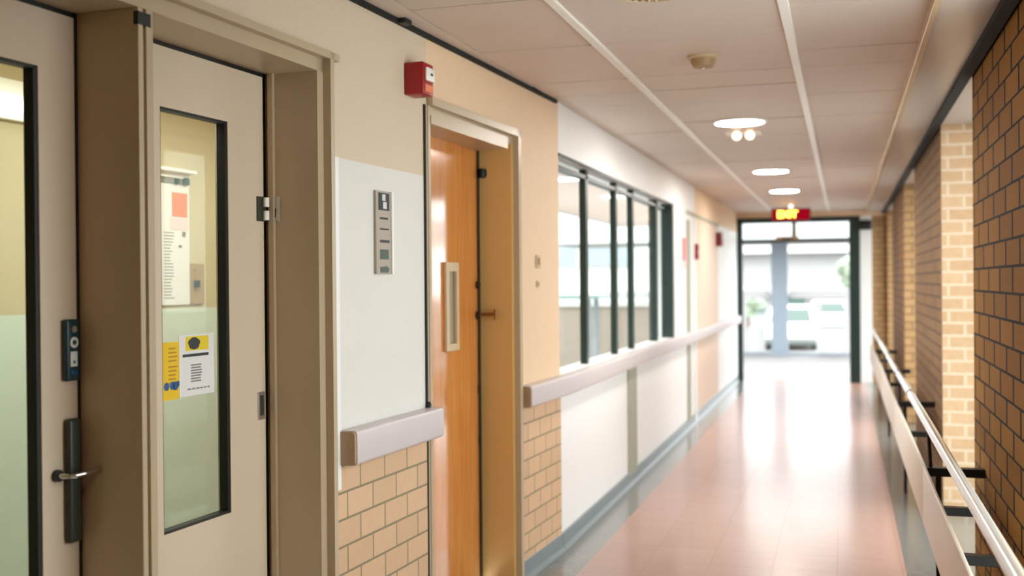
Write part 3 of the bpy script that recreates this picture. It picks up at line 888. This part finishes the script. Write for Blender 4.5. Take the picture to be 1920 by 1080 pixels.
# ================================================================== CEILING FITTINGS
L0 = (-0.65, 7.27, CEIL)
t = Thing('ceiling_light', 'nearest lit round ceiling light, just before the twin spot fitting', 'ceiling light', L0, group='round ceiling lights')
t.part('rim', MB().lathe([(0.18, CEIL), (0.18, CEIL - 0.008), (0.172, CEIL - 0.012), (0.158, CEIL - 0.012), (0.156, CEIL - 0.001)], L0, 40), M['white'], smooth=True)
t.part('diffuser', MB().lathe([(0.157, CEIL - 0.004), (0.157, CEIL - 0.012), (0.12, CEIL - 0.015), (0.01, CEIL - 0.016)], L0, 40), M['lamp'], smooth=True)
copy_thing(t.o, (-0.66, 10.63, CEIL), 'middle lit round ceiling light, between the nearest one and the farthest')
copy_thing(t.o, (-0.655, 13.02, CEIL), 'farthest lit round ceiling light, closest to the red exit sign')

t = Thing('emergency_light', 'white twin spot emergency light just beyond the nearest round lamp', 'emergency light', (-0.66, 7.78, CEIL))
t.part('base', MB().box(-0.79, -0.55, 7.74, 7.88, CEIL - 0.02, CEIL, 0.006), M['white'])
for x in (-0.712, -0.622):
    h = t.part('spot', MB().cyl((x, 7.78, CEIL - 0.02), (x, 7.735, CEIL - 0.032), 0.03, 0.034), M['white'], smooth=True)
    t.part('spot_lens', MB().cyl((x, 7.735, CEIL - 0.032), (x, 7.728, CEIL - 0.034), 0.031), M['warm_lamp'], parent=h, smooth=True)

S0 = (-0.62, 5.1, CEIL)
t = Thing('smoke_detector', 'small tan smoke detector with sloping sides on the ceiling tiles', 'smoke detector', S0)
t.part('base', MB().lathe([(0.075, CEIL), (0.075, CEIL - 0.012), (0.066, CEIL - 0.016)], S0, 32), M['cream_plastic'], smooth=True)
t.part('chamber', MB().lathe([(0.062, CEIL - 0.014), (0.058, CEIL - 0.03), (0.046, CEIL - 0.052), (0.02, CEIL - 0.056)], S0, 32), M['beige_plastic'], smooth=True)
t.part('test_lens', MB().lathe([(0.008, CEIL - 0.055), (0.008, CEIL - 0.059), (0.003, CEIL - 0.061)], (S0[0] + 0.0, S0[1] - 0.0), 12), M['lens'], smooth=True)

V0 = (-0.655, 3.86, CEIL)
t = Thing('ceiling_speaker', 'round cream ceiling grille cut off by the top edge', 'ceiling speaker', V0)
t.part('rim', MB().lathe([(0.155, CEIL), (0.155, CEIL - 0.01), (0.14, CEIL - 0.014), (0.135, CEIL)], V0, 40), M['cream_plastic'], smooth=True)
mb = MB()
for i in range(28):
    a = 2 * math.pi * i / 28
    c_ = (V0[0] + 0.1 * math.cos(a), V0[1] + 0.1 * math.sin(a))
    d_ = Vector((math.cos(a), math.sin(a), 0)) * 0.034
    mb.cyl((c_[0] - d_.x, c_[1] - d_.y, CEIL - 0.01), (c_[0] + d_.x, c_[1] + d_.y, CEIL - 0.01), 0.005, n=8)
mb.lathe([(0.06, CEIL), (0.06, CEIL - 0.016), (0.04, CEIL - 0.02)], V0, 24)
t.part('grille', mb, M['cream_plastic'], smooth=True)
t.part('cone', MB().lathe([(0.137, CEIL - 0.001), (0.137, CEIL - 0.004)], V0, 32), M['beige_plastic'])

# exit sign
YS = 15.5
t = Thing('exit_sign', 'hanging red exit sign glowing orange in front of the entrance', 'exit sign', (-0.7, YS, 2.37))
t.part('housing', MB().box(-0.96, -0.432, YS, YS + 0.06, 2.372, 2.55, 0.006), M['dark_red'])
fc = t.part('face', MB().box(-0.945, -0.447, YS - 0.006, YS, 2.388, 2.535, 0.002), M['exit_face'])
cu = bpy.data.curves.new('lettering', 'FONT')
cu.body = 'EXIT'; cu.size = 0.135; cu.extrude = 0.002; cu.align_x = 'CENTER'; cu.align_y = 'CENTER'
cu.offset = 0.003
tx = bpy.data.objects.new('lettering', cu)
COL.objects.link(tx)
dg = bpy.context.evaluated_depsgraph_get()
me = bpy.data.meshes.new_from_object(tx.evaluated_get(dg))
bpy.data.objects.remove(tx)
me.materials.clear(); me.materials.append(M['exit_glow'])
lo = bpy.data.objects.new('lettering', me)
COL.objects.link(lo)
lo.parent = fc
lo.location = (-0.745 + 0.7, -0.008, 2.462 - 2.37)
lo.rotation_euler = (R(90), 0, 0)
lo['label'] = 'glowing orange EXIT letters'
t.part('hanger', MB().box(-0.74, -0.65, YS + 0.01, YS + 0.05, 2.55, CEIL, 0.004), M['white'])
t.part('glow_disc', MB().cyl((-0.695, YS + 0.005, 2.575), (-0.695, YS - 0.01, 2.575), 0.022), M['pink_glow'], smooth=True, label='small pale glowing disc above the sign')  # pale disc that glows, on the hanger above the sign

# entrance sensor and closer
t = Thing('door_sensor', 'brown motion sensor on the bar above the open entrance', 'sensor', (-0.82, YE - 0.03, 2.13))
t.part('housing', MB().box(-0.99, -0.65, YE - 0.10, YE - 0.03, 2.165, 2.22, 0.012, 3), M['rail_cap'], smooth=True)
t.part('sensor_window', MB().box(-0.9, -0.74, YE - 0.106, YE - 0.098, 2.172, 2.195, 0.003), M['ink'])
t = Thing('door_camera', 'small black box above the right side of the entrance', 'camera', (0.31, YE - 0.01, 2.3))
t.part('housing', MB().box(0.235, 0.40, YE - 0.14, YE - 0.01, 2.30, 2.44, 0.012, 3), M['black_metal'], smooth=True)
t.part('lens', MB().cyl((0.3, YE - 0.145, 2.36), (0.3, YE - 0.135, 2.36), 0.03), M['gasket'], smooth=True)

# ================================================================== OUTDOORS
struct('ground', MB().box(-40, 30, 17.22, 23.6, -0.2, -0.02).box(-40, -2.2, 3.0, 17.22, -0.2, -0.02), M['pavement'])
struct('ground_car_park', MB().box(-60, 60, 23.6, 160, -1.0, -0.76), M['asphalt'])
struct('ground_right', MB().box(1.01, 30, 3.0, 17.22, -0.2, -0.02), M['pavement'])
t = Thing('column', 'blue-grey square column standing outside the entrance', 'column', (-1.3, 23.4, -0.02))
t.part('shaft', MB().box(-1.455, -1.125, 23.25, 23.55, 0.06, 2.34, 0.01), M['column'])
t.part('base', MB().box(-1.49, -1.09, 23.21, 23.59, -0.02, 0.06), M['column'])
struct('ceiling_canopy', MB().box(-6, 5, 21.6, 25.0, 2.34, 2.9), M['out_white'])
# terrace railing
t = Thing('terrace_railing', 'pale railing with posts along the terrace edge outside', 'railing', (-0.9, 23.5, -0.02))
t.part('bottom_rail', MB().box(-5, 4, 23.46, 23.54, -0.02, 0.03), M['column'])
t.part('top_rail', MB().box(-5, -1.49, 23.45, 23.55, 1.17, 1.34, 0.01).box(-1.09, 4, 23.45, 23.55, 1.17, 1.34, 0.01), M['out_white'])
for x in (-2.04, -0.50, 0.06, 1.6, -3.6):
    t.part('post', MB().box(x - 0.05, x + 0.05, 23.46, 23.54, 0.03, 1.17), M['out_white'])
for (x0, x1) in ((-1.99, -1.6), (-0.45, 0.01)):
    t.part('infill_panel', MB().box(x0, x1, 23.48, 23.52, 0.03, 0.55), M['out_white'])


# car in front of the building
def car(name_label, cx, yf, zg, wdt=1.75):
    t = Thing('car', name_label, 'car', (cx, yf + 2, zg))
    h = wdt / 2
    prof = [(0, 0.3), (0.02, 0.62), (0.12, 0.72), (0.95, 0.88), (1.7, 1.36), (2.2, 1.45), (3.1, 1.42), (3.75, 0.98), (4.15, 0.94), (4.25, 0.6), (4.2, 0.3)]
    mb = MB()
    rows = []
    for k, (sx, dz) in enumerate(((-1.0, 0), (-0.86, 0.0), (0.86, 0.0), (1.0, 0))):
        row = []
        for (y, z) in prof:
            e = abs(sx) > 0.95
            inset = 0.18 * max(0, z - 0.9) / 0.5 if z > 0.9 else 0
            row.append(mb.bm.verts.new((cx + sx * h * (1 - inset), yf + y + (0.12 if e and y < 1 else 0), zg + z - (0.04 if e and z > 0.5 else 0))))
        rows.append(row)
    for A, Bv in zip(rows, rows[1:]):
        for i in range(len(prof)):
            mb.bm.faces.new((A[i], A[(i + 1) % len(prof)], Bv[(i + 1) % len(prof)], Bv[i]))
    mb.bm.faces.new(rows[0]); mb.bm.faces.new(rows[-1][::-1])
    t.part('body', mb, M['car_paint'], smooth=True)
    m2 = MB()
    q = [(-0.72, 1.0, 0.925), (0.72, 1.0, 0.925), (0.6, 1.66, 1.335), (-0.6, 1.66, 1.335)]
    a = [m2.bm.verts.new((cx + x * h * 1.1, yf + y - 0.02, zg + z + 0.015)) for x, y, z in q]
    b = [m2.bm.verts.new((cx + x * h * 1.1, yf + y + 0.01, zg + z - 0.01)) for x, y, z in q]
    m2.bm.faces.new(a); m2.bm.faces.new(b[::-1])
    for i in range(4):
        m2.bm.faces.new((a[i], b[i], b[(i + 1) % 4], a[(i + 1) % 4]))
    t.part('windscreen', m2, M['car_glass'])
    t.part('bumper', MB().box(cx - h * 0.98, cx + h * 0.98, yf - 0.05, yf + 0.25, zg + 0.22, zg + 0.42, 0.04), M['car_dark'], smooth=True)
    for sx in (-1, 1):
        t.part('headlight', MB().box(cx + sx * h * 0.72 - 0.16, cx + sx * h * 0.72 + 0.16, yf - 0.02, yf + 0.12, zg + 0.58, zg + 0.7, 0.03), M['light_grey'], smooth=True)
        for wy in (0.85, 3.35):
            wlx = cx + sx * (h - 0.12)
            t.part('wheel', MB().cyl((wlx - 0.1, yf + wy, zg + 0.31), (wlx + 0.1, yf + wy, zg + 0.31), 0.31, n=24), M['car_dark'], smooth=True)
    return t


car('white car with dark green windscreen parked behind the terrace column', -1.72, 36.5, -0.76)
car('white car parked farther back on the right of the entrance view', -0.62, 47.0, -0.76)

# pale buildings beyond
t = Thing('building', 'long pale low building with fascia and green windows beyond the cars', 'building', (-3, 60, -0.76))
t.part('wall', MB().box(-24, 14, 60, 68, -0.76, 3.0), M['out_grey'])
t.part('fascia', MB().box(-24.3, 14.3, 59.4, 60, 0.75, 1.35), M['out_white'])
t.part('roof', MB().prism([(59.0, 3.0), (68.5, 3.0), (64, 4.6)], 0, -24.5, 14.5), M['roof'])
for i in range(12):
    x = -16 + i * 2.1
    wdw = t.part('window', MB().box(x, x + 1.5, 59.93, 60.0, -0.3, 0.72), M['out_white'])
    t.part('pane', MB().box(x + 0.08, x + 1.42, 59.9, 59.94, -0.2, 0.66), M['out_glass'], parent=wdw)
t = Thing('building', 'white block with grey window strip across the courtyard', 'building', (-12, 34, -0.8))
t.part('wall', MB().box(-22, -6.0, 34, 44, -0.8, 7.0), M['out_white'])
for i in range(7):
    x = -18.4 + i * 1.75
    wdw = t.part('window', MB().box(x, x + 1.5, 33.9, 34.0, 2.05, 2.85), M['out_white'])
    t.part('pane', MB().box(x + 0.08, x + 1.42, 33.86, 33.92, 2.1, 2.8), M['grey_glass'], parent=wdw)
t.part('parapet', MB().box(-22.2, -5.8, 33.8, 44.2, 7.0, 7.3), M['out_grey'])

# courtyard: low wall and bench outside the windows
t = Thing('garden_wall', 'low warm grey wall with pale coping outside the windows', 'low wall', (-4, 15.2, -0.02))
t.part('wall', MB().box(-9, -2.5, 15.0, 15.3, -0.02, 1.2), M['out_warm'])
t.part('coping', MB().box(-9.1, -2.45, 14.95, 15.35, 1.2, 1.28, 0.01), M['out_white'])
t = Thing('planter_table', 'dark slim table standing outside the nearest window pane', 'table', (-3.0, 12, -0.02))
t.part('table_top', MB().box(-3.6, -2.62, 11.8, 12.4, 1.36, 1.40), M['out_glass'])
for (x, y) in ((-3.5, 11.9), (-2.75, 11.9), (-3.5, 12.3), (-2.75, 12.3)):
    t.part('leg', MB().cyl((x, y, -0.02), (x, y, 1.36), 0.03, n=12), M['column'], smooth=True)
t = Thing('eaves', 'pale overhanging eaves outside above the windows', 'eaves', (-2.4, 10, 2.4))
t.part('slab', MB().box(-3.3, -1.75, 6.6, 17.0, 2.42, 2.6), M['eaves'])
t.part('gutter', MB().box(-3.4, -3.3, 6.6, 17.0, 2.42, 2.55), M['out_grey'])


# trees
def tree(label, x, y, zg, h, r):
    t = Thing('tree', label, 'tree', (x, y, zg), group='trees outside')
    t.part('trunk', MB().tube([(x, y, zg), (x + 0.05, y, zg + h * 0.3), (x - 0.04, y, zg + h * 0.6)], 0.12 * r), M['bark'], smooth=True)
    mb = MB()
    for i in range(9):
        a = random.uniform(0, 6.28)
        q = random.uniform(0.2, 0.75) * r
        mb.blob((x + q * math.cos(a), y + q * math.sin(a), zg + h * random.uniform(0.5, 0.85)), r * random.uniform(0.4, 0.6), (1, 1, 0.85), 0.5, 3)
    t.part('crown', mb, M['leaf'])
    return t


tree('green tree beyond the right side of the entrance view', 0.75, 56, -0.76, 3.9, 1.0)
tree('green bush-like tree left of the outdoor column', -3.9, 46, -0.76, 2.1, 0.8)
